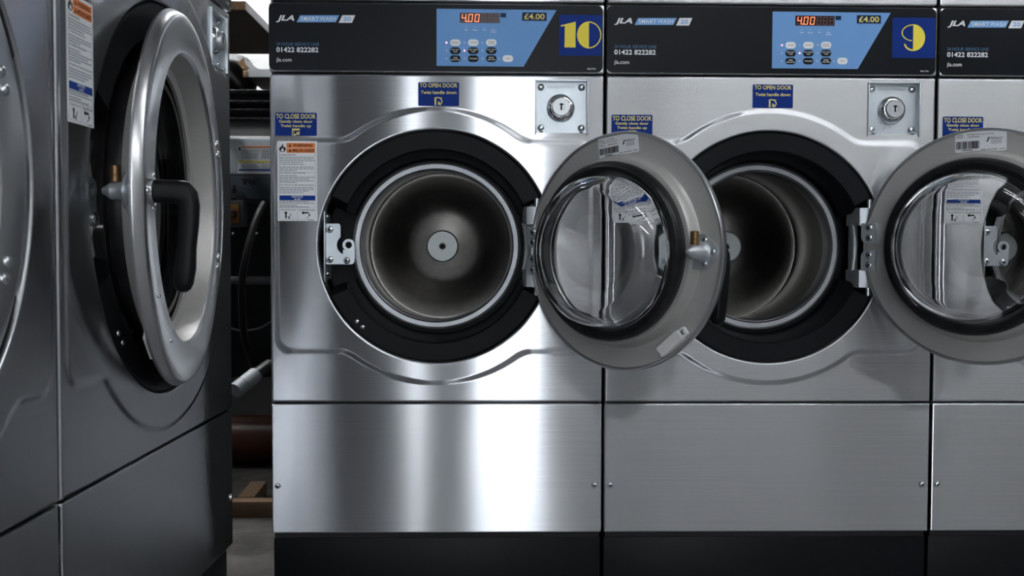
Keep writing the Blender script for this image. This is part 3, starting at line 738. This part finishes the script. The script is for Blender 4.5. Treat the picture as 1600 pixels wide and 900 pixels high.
        zz = .0025 if model['m2'] else .0078
        put_text(mb, pr, -.043, zz, .0007, 'SERIAL:', width=.013, height=.0028); put_text(mb, pr, -.022, zz, .0007, model['sn'], width=.021, height=.0028)
        u = -.043
        while u < -.001:
            b = rnd.choice((.0005, .0009, .0015)); mb.rect(pr, u, u + b, -.0125, -.0005 if model['m2'] else .0015, 0, .0007); u += b + rnd.choice((.0005, .0008, .0011))
        mb.rect(pr, -.032, -.014, -.0155, -.0142, 0, .0006)
        for q0, q1, vv in ((.001, .010, -.0155), (.012, .020, -.0155), (.021, .030, -.0155), (.033, .043, -.0155)): mb.rect(pr, q0, q1, vv, vv + .0009, 0, .0006)
        mb.prism(pr, [(.0105, -.001), (.0130, -.001), (.0165, .0075), (.0142, .0075)], 0, .0007)
        put_text(mb, pr, .0170, .0030, .0007, 'Alliance', width=.021, height=.0046, bold=.004)
        for vv in (.0005, -.002, -.0045): mb.rect(pr, .018, .037, vv, vv + .0006, 0, .0006)
        mb.build('rating_print', 'ink', o)
    o.location = (hx, hy, S['cz'])
    return o

def washer(S, label, model, number):
    r = thing('washing_machine', label, 'washing machine', (0, 0, 0), 0, S['group'])
    w, D = S['w'], S['depth']
    # cabinet: open-fronted dark box (sides, back, top, bottom)
    mb = MB(); t = .004; top = S['zt'] + .10
    mb.box(.004, .004 + t, .010, D, 0, top); mb.box(w - .004 - t, w - .004, .010, D, 0, top)
    mb.box(.004, w - .004, D - t, D, 0, top); mb.box(.004, w - .004, .012, D, top - t, top); mb.box(.004, w - .004, .012, D, 0, t)
    mb.box(.008, w - .008, .034, .038, S['zc'] - .008, S['zc'] + .008); mb.box(.008, w - .008, .026, .032, S['zm'] - .01, S['zm'] + .01)
    mb.build('cabinet', 'cabinet', r)
    MB().box(.006, w - .006, .012, D - .01, -.0112, -.0004).build('base_frame', 'dark', r)  # black strip in place of the shadow gap above the plinth
    front_panel(S, r)
    lp = MB().box(.0025, w - .0025, 0, .022, .001, S['zm'] - .0015, .0028, seg=3).build('lower_panel', 'steel', r, 12)
    for x in (.0145, w - .0165):
        MB().dome((x, .0004, .096), .0062, .0048, (0, -1, 0), 18).build('screw', 'bolt', lp)
        MB().dome((x, -.0040, .096), .0022, .0006, (0, -1, 0), 8).build('screw_socket', 'ink', lp)
    tp = MB().box(.0025, w - .0025, -.002, .03, S['zt'] + .0035, S['zt'] + .10, .003, seg=3).build('top_panel', 'steel', r, 12)
    cp = control_panel(S, r)
    if number: number_tile(S, cp, number)
    lock_plate(S, r); warning_label(S, r); blue_label(S, r, 'open'); blue_label(S, r, 'close')
    recess(S, r); drum(S, r); latch_bracket(S, r); hinge(S, r)
    door(S, r, model)
    return r

# ---- small washers of the row facing the camera. local x from the left edge, z from the cabinet foot
RS = dict(w=.66, depth=.72, zm=.2610, zc=.9100, zt=1.0470, cx=.3265, cz=.5712, ro=.2300, k=1.0, dk=1.0, fd=.024, sl=1.85, hr=.168, hs=.80, ly=.014, hl=.86, ht=1.0, ds=1.0, hk=1.0,
          hx0=.311, hx1=.308, hz=.2075, re=.2700, lock=(.5742, .8478, .0520), warn=(.0178, .0950, .6205, .7765), open=(.2925, .3725, .8470, .8930), close=(.0130, .0940, .7875, .8320), close_up=False,
          hinge=(.5257, -.006), da=.2125, dy=.0050, hz_h=.0770, leaf_z=.0268, ring_bolts=(.045, .028, -.028, -.045), dd=.385, dx=-.0016, dz=.002, group='washers facing the camera')
# ---- larger washers of the side row
LS = dict(w=.7612, depth=.85, zm=.2663, zc=1.0300, zt=1.1900, cx=.3904, cz=.6551, ro=.3040, k=1.32, dk=1.343, fd=.017, sl=1.45, hr=.184, hs=1.0, ly=.010, hl=1.13, ht=1.22, ds=1.15, hk=.80,
          hx0=.372, hx1=.352, hz=.2500, re=.3600, lock=(.6810, .9640, .0500), warn=(.0235, .1015, .7340, .8930), open=(.3400, .4200, .9850, 1.0240), close=(.0230, .1030, .9000, .9450), close_up=False,
          hinge=(.6720, .024), da=.2816, dy=.0100, hz_h=.110, leaf_z=.036, ring_bolts=(.110, .092, -.092, -.110), dd=.46, group='washers of the side row')
RX0, RY, RZ = -.4285, 2.0652, .1847
md10 = dict(dx=.004, tilt=.10, seed=5, m='JC2020', mw=.018, m2='JCC020NC9XX31A6U200', sn='18042871029')
md9 = dict(dx=.0, tilt=.0, seed=9, m='JC2020MC9XX31A6U200', mw=.047, m2='', sn='1810009024')
w10 = washer(RS, 'stainless washer with the yellow number 10 tile, door open, beside the dark gap', md10, 10)
w10.location = (RX0, RY, RZ)

def child(o, name):
    return next(c for c in o.children if c.name.split('.')[0] == name)

w9 = copy_tree(w10); w9.location = (RX0 + .66, RY, RZ); w9['label'] = 'stainless washer with the yellow number 9 tile, door open, middle of the front row'
w8 = copy_tree(w10); w8.location = (RX0 + 1.32, RY, RZ); w8['label'] = 'stainless washer cut off by the right edge of the photo, number tile out of frame'
for w_, md in ((w9, md9), (w8, None)):
    cpo = child(w_, 'control_panel')
    for nm in ('number_tile', 'number'):
        q = child(cpo, nm); bpy.data.objects.remove(q)
    if md:
        kx = RS['w'] / 525.0; kz = (RS['zt'] - RS['zc']) / 110.0
        number_tile(RS, (cpo, Plane((0, -.004, RS['zc'])), (lambda a: (a - 420.5) * kx), (lambda a, b: (112 + (a - 420) * .0096 - b) * kz)), 9)
    dq = child(w_, 'door'); par, loc = w_, dq.location.copy()
    for nm in ('rating_label', 'rating_print'): bpy.data.objects.remove(child(dq, nm))
    if md:   # the middle washer's door carries another label
        tmp = door(RS, w_, md)
        for nm in ('rating_label', 'rating_print'):
            child(tmp, nm).parent = dq
        for ch in list(tmp.children): bpy.data.objects.remove(ch)
        bpy.data.objects.remove(tmp)
d10 = child(w10, 'door'); d10.rotation_euler = (0, 0, math.radians(135.6)); d10.location.z -= .0085
d9 = child(w9, 'door'); d9.rotation_euler = (0, 0, math.radians(137.5)); d9.location.z += .002
d8 = child(w8, 'door'); d8.rotation_euler = (0, 0, math.radians(139))

LPSI = math.radians(88.18); LD = Vector((math.cos(LPSI), math.sin(LPSI), 0))
LP = Vector((-.5205, 1.2793, .1725))
wl = washer(LS, 'large stainless washer of the side row with its door just ajar', None, None)
wl.location = LP; wl.rotation_euler = (0, 0, LPSI)
wn = copy_tree(wl); wn.location = LP - LD * .7650
wn['label'] = 'large stainless washer nearest the camera, cut off by the left edge, door shut'
child(wl, 'door').rotation_euler = (0, 0, math.radians(6.0))
child(wn, 'door').rotation_euler = (0, 0, math.radians(.4))

# ------------------------------------------------------------------ plinths
def plinth(x, y, w, d, h, rz, label):
    r = tag(MB().box(.003, w - .003, .012, d, 0, h, .003).build('machine_plinth', 'plinth'), label, 'plinth', 'black plinths under the washers')
    r.location = (x, y, 0); r.rotation_euler = (0, 0, rz)
    return r
plinth(RX0, RY, .66, .70, RZ - .0114, 0, 'black steel plinth under washer 10')
plinth(RX0 + .66, RY, .66, .70, RZ - .0114, 0, 'black steel plinth under washer 9')
plinth(RX0 + 1.32, RY, .66, .70, RZ - .0114, 0, 'black steel plinth under the washer at the right edge')
for p, lb in ((LP, 'black steel plinth under the side washer with the ajar door'), (LP - LD * .765, 'black steel plinth under the nearest side washer at the left edge')):
    q = plinth(p.x, p.y, .7612, .83, LP.z - .0114, LPSI, lb)

# ------------------------------------------------------------------ service space seen through the gap
def wbox(name, mt, a, b, bev=.002, parent=None):
    return MB().box(min(a[0], b[0]), max(a[0], b[0]), min(a[1], b[1]), max(a[1], b[1]), min(a[2], b[2]), max(a[2], b[2]), bev).build(name, mt, parent)

# upper chipboard shelf with white laminated side
p = at(384, 15.5, 2.55); q = at(420, 83, 3.12)
sh = thing('wall_shelf', 'high chipboard shelf with white edge above the gap between the washers', 'shelf')
wbox('shelf_board', 'shelf_under', (p.x - .55, 2.552, p.z), (p.x - .002, 3.12, p.z + .0185), 0, sh)
wbox('front_edge', 'chipboard', (p.x - .55, 2.55, p.z + .0005), (p.x - .002, 2.5518, p.z + .0205), 0, sh)
wbox('side_edge', 'laminate', (p.x - .0018, 2.55, p.z), (p.x, 3.12, p.z + .0205), 0, sh)
for dx in (-.50, -.36):
    MB().box(p.x + dx, p.x + dx + .02, 3.09, Y1, p.z - .06, p.z - .0005, .002).build('bracket', 'rack', sh)
# second shelf, its white edge facing us
p = at(381, 120, 3.55)
s2 = thing('wall_shelf', 'lower white-fronted shelf with a raw broken end in the gap', 'shelf')
wbox('shelf_board', 'shelf_under', (p.x + .0, 3.552, p.z + .001), (p.x + .60, Y1, p.z + .025), 0, s2)
wbox('front_edge', 'laminate', (p.x + .012, 3.55, p.z), (p.x + .60, 3.5518, p.z + .026), 0, s2)
wbox('broken_end', 'chipboard', (p.x - .002, 3.546, p.z - .001), (p.x + .0125, 3.5518, p.z + .021), .001, s2)
# dark hump standing in for a dark board underside, beside a torn offcut
c = at(345, 126, 3.7)
bm = bmesh.new(); bmesh.ops.create_icosphere(bm, subdivisions=4, radius=1)
rn = random.Random(5); ph = [rn.uniform(0, 6) for _ in range(6)]
for v in bm.verts:
    n = v.co.copy(); d = 1 + .07 * math.sin(5 * n.x + ph[0]) * math.sin(4 * n.z + ph[1]) + .05 * math.sin(9 * n.y + ph[2] + 6 * n.z)
    v.co = Vector((n.x * .125 * d, n.y * .13 * d, max(n.z * .10 * d, -.06)))
mb = MB(); bm.verts.index_update(); mb.add([v.co + Vector((c.x, c.y, c.z)) for v in bm.verts], [[v.index for v in f.verts] for f in bm.faces]); bm.free()
hump = tag(mb.build('dark_hump', 'hump'), 'charcoal hump standing in for a dark board underside below the high shelf', 'hump')
bz = c.z - .06
off = thing('board_offcut', 'torn white board offcut with a brown broken edge on the lower shelf in the gap', 'board')
flat = Plane((0, 3.60, 0)); G = lambda pts: [(at(a, b, 3.60).x, at(a, b, 3.60).z) for a, b in pts]
MB().prism(flat, G([(381, 89.5), (390, 96), (404, 108.6), (391, 108.6), (383, 99)]), -.012, 0).build('white_face', 'laminate', off)
MB().prism(flat, G([(380.8, 89.6), (382.8, 99), (388, 106), (380, 108.6), (371, 98), (375, 95), (377.5, 92.5)]), -.012, -.001).build('broken_edge', 'cardboard', off)
# black slatted rack that carries the hump
p0_ = at(356, 139, 3.42); p1_ = at(424, 214, 3.42)
rk = thing('metal_rack', 'black steel rack of slotted rails in the gap', 'rack')
for i, yy in enumerate((140, 157, 170, 184)):
    z = at(390, yy, 3.42).z
    mb = MB().box(p0_.x - .35, p1_.x + .35, 3.42, 3.86, z - .012, z, .002); mb.build('rail_shelf', 'rack', rk)
    mb = MB()
    for k in range(22):
        xx = p0_.x - .32 + k * .038 + (i % 2) * .019
        mb.box(xx, xx + .022, 3.416, 3.421, z - .0032, z - .0008, .0005)
    mb.build('rail_glints', 'bolt', rk)  # bright dashes laid on as highlights along the rail edges
for xx in (p0_.x - .36, p1_.x + .35):
    for yy in (3.43, 3.83): MB().box(xx, xx + .025, yy, yy + .025, 0, p0_.z + .01, .002).build('upright', 'rack', rk)
# pale grey appliance with information label
p = at(358, 216, 3.40); q = at(440, 273, 3.40)
ap = thing('metal_cabinet', 'pale grey metal cabinet with an information label in the gap', 'cabinet')
zt_, zb_ = p.z, q.z
MB().box(p.x - .20, q.x + .25, 3.40, 3.86, zb_ - .0, zt_, .008).build('cabinet_body', 'appliance', ap)
l0 = at(371, 227, 3.399); l1 = at(432, 272, 3.399)
pl = Plane((l0.x, 3.3995, l1.z)); wl_, hl_ = l1.x - l0.x, l0.z - l1.z
lb = MB().rect(pl, 0, wl_, .001, hl_, 0, .0012, .002).build('information_label', 'paper', ap)
U = lambda a: (a - 371) / 61 * wl_; V = lambda b: hl_ - (b - 227) / 45 * hl_
mb = MB().rect(pl, U(378), U(431), V(230.5), V(228.2), .001, .002); mb.build('orange_line', 'orange', lb)
mb = MB().rect(pl, U(372), U(431), V(253.8), V(251.4), .001, .002); mb.build('yellow_line', 'yellow', lb)
mb = MB().rect(pl, U(373), U(431), V(267), V(264.6), .001, .002); mb.build('blue_line', 'label_blue', lb)
mb = MB().rect(pl, U(373.2), U(376), V(235), V(230), .001, .002)
mb.build('pictogram', 'ink', lb)
mb = MB(); rr = random.Random(2)
for b in (234, 236.5, 239, 241.5, 244, 246.5, 257, 259.5, 262): mb.rect(pl, U(377), U(rr.uniform(396, 406)), V(b + .9), V(b), .001, .002); mb.rect(pl, U(409), U(rr.uniform(424, 431)), V(b + .9), V(b), .001, .002)
mb.build('fine_print', 'ink_grey', lb)
# painted beam under it with marker scrawl
p = at(358, 273.5, 3.36); q = at(440, 311, 3.36)
bmn = thing('timber_beam', 'blue-grey painted beam with black marker scrawl under the pale cabinet', 'beam')
MB().box(p.x - .30, q.x + .35, 3.36, 3.90, q.z, p.z - .001, .003).build('beam_body', 'beam', bmn)
MB().box(p.x - .29, p.x - .22, 3.80, 3.88, 0, q.z, .003).build('leg', 'rack', bmn); MB().box(q.x + .27, q.x + .34, 3.80, 3.88, 0, q.z, .003).build('leg', 'rack', bmn)
mb = MB(); S_ = lambda pts: mb.tube([at(a, b, 3.3592) for a, b in pts], .0016, 6)
S_([(377, 281), (386, 280), (381, 287)]); S_([(392, 280), (388, 285), (389, 287.5), (393, 286), (391, 284)]); S_([(394, 282), (398, 280.5), (399, 283), (394.5, 287.5), (400, 287)])
S_([(364, 301), (366, 289), (369, 300)]); S_([(365, 296), (368.5, 295.5)])
mb.build('marker_scrawl', 'ink', bmn)
# isolator switch on the dark board behind
p = at(356, 313, 3.30); q = at(381, 354, 3.30)
iso = thing('isolator_switch', 'dark grey and yellow isolator switch below the painted beam', 'switch')
MB().box(p.x, q.x, 3.30, 3.357, q.z, p.z, .005).build('switch_box', 'isolator_g', iso)
a_, b_ = at(358, 319, 3.299), at(374, 349, 3.299)
MB().box(a_.x, b_.x, 3.295, 3.3002, b_.z, a_.z, .002).build('yellow_plate', 'isolator_y', iso)
cc = at(364, 334, 3.295); MB().lathe([(.0005, -.022), (.010, -.022), (.013, -.018), (.014, 0), (.0005, 0)], 20, cc).build('switch_knob', 'red', iso)
MB().box(p.x + .01, q.x - .01, 3.357, 3.375, q.z + .01, p.z + .02, .002).build('mounting_strip', 'rack', iso)
# dark machinery; housing enlarged as a black backing that keeps the gap dark
p = at(356, 300, 3.95); q = at(440, 432, 3.95)
mo = thing('drain_pump', 'dark machinery housing with small bolts, enlarged to keep the gap dark, behind the hose', 'machinery')
MB().box(p.x - .3, q.x + .3, 3.95, 4.25, at(390, 590, 3.95).z, p.z, .01).build('pump_housing', 'rack', mo)
for a, b in ((364, 363), (390, 354), (401, 364), (392, 377)):
    MB().dome(at(a, max(b, 365), 3.9495), .006, .005, (0, -1, 0), 12).build('bolt', 'bolt', mo)
for dx in (-.28, .2): MB().box(p.x + dx, p.x + dx + .04, 4.0, 4.2, 0, at(390, 590, 3.95).z + .001, .004).build('foot', 'rack', mo)
# grey horizontal conduit
zc_ = at(390, 438, 3.40); mb = MB().tube([(zc_.x - .3, 3.40, zc_.z), (zc_.x + .35, 3.40, zc_.z)], .013, 16)
cnd = tag(mb.build('conduit_pipe', 'grey_pipe'), 'thin grey conduit running across the gap above the loose cable', 'pipe')
# black hose
pts = [at(a, b, y) for a, b, y in ((412, 318, 3.28), (403, 336, 3.24), (394, 362, 3.2), (385, 398, 3.16), (379, 432, 3.14), (378, 470, 3.14), (381, 520, 3.16), (388, 550, 3.22), (394, 570, 3.5), (396, 574, 3.93))]
def smooth(pts, n=6):
    out = []
    for i in range(len(pts) - 1):
        a = pts[max(i - 1, 0)]; b = pts[i]; c = pts[i + 1]; d = pts[min(i + 2, len(pts) - 1)]
        for j in range(n):
            t = j / n; out.append(.5 * ((2 * b) + (c - a) * t + (2 * a - 5 * b + 4 * c - d) * t * t + (3 * b - a - 3 * c + d) * t ** 3))
    return out + [pts[-1]]
tag(MB().tube(smooth(pts), .011, 14).build('drain_hose', 'hose'), 'black rubber hose curving down through the gap', 'hose')
# loose thin cable
pts = [at(a, b, 3.3) for a, b in ((345, 500), (358, 511), (372, 516), (390, 516), (408, 512), (424, 502))]
tag(MB().tube(smooth(pts), .003, 8).build('loose_cable', 'grey_pipe'), 'thin grey cable sagging across the dark gap', 'cable')
# cut white pipe
a_, b_ = at(367, 611, 2.75), at(399, 586, 2.82); dr = (b_ - a_).normalized()
wp_ = thing('waste_pipe', 'short dirty white pipe end poking out above the brown pipe', 'pipe')
MB().tube([a_, a_ + (b_ - a_) * .5, b_], .0215, 24, False).build('pipe_wall', 'white_pipe', wp_)
MB().tube([a_ + dr * .002, b_ - dr * .002], .019, 24, True).build('pipe_core', 'white_pipe', wp_)
MB().tube([a_ + (b_ - a_) * .35, a_ + (b_ - a_) * .37], .0221, 24, False).build('seam_ring', 'grey_pipe', wp_)
MB().tube([b_ - dr * .004, b_ + dr * .05 + Vector((0, .02, 0)), b_ + Vector((.07, .10, .01)), b_ + Vector((.09, .3, -.1)), b_ + Vector((.09, .60, -.2)), b_ + Vector((.09, .62, -.4)), Vector((b_.x + .09, b_.y + .62, .002))], .017, 20).build('elbow', 'hose', wp_)
# brown soil pipe on the floor
pc = at(392, 673, 3.62); r_ = .083
pts = [(pc.x - .7, 3.62, r_ + .008), (pc.x + .5, 3.62, r_ + .008)]
sp = thing('drain_pipe', 'thick brown plastic drain pipe lying across the gap on the floor', 'pipe')
MB().tube(pts, r_, 40).build('pipe_body', 'soil_pipe', sp)
for dx in (-.45, .35): MB().lathe([(r_ + .007, -.04), (r_ + .008, -.03), (r_ + .008, .04), (r_ + .0005, .045)], 40, (pc.x + dx, 3.62, r_ + .008), 'x').build('socket_collar', 'soil_pipe', sp)
# timber offcuts
p = at(392, 808, 2.91)
t1 = tag(MB().box(-.26, .16, 0, .052, 0, .044, .002).build('timber_batten', 'timber'), 'raw pine batten lying across the gap on the dusty floor', 'timber', 'pine offcuts on the floor')
t1.location = (p.x, 2.91, 0)
p2 = at(385, 768, 3.0)
t2 = tag(MB().box(-.024, .024, 0, .20, 0, .044, .002).build('timber_batten', 'timber'), 'short pine offcut running away behind the crosswise batten', 'timber', 'pine offcuts on the floor')
t2.location = (at(384, 778, 2.97).x, 2.972, 0); t2.rotation_euler = (0, 0, math.radians(2))
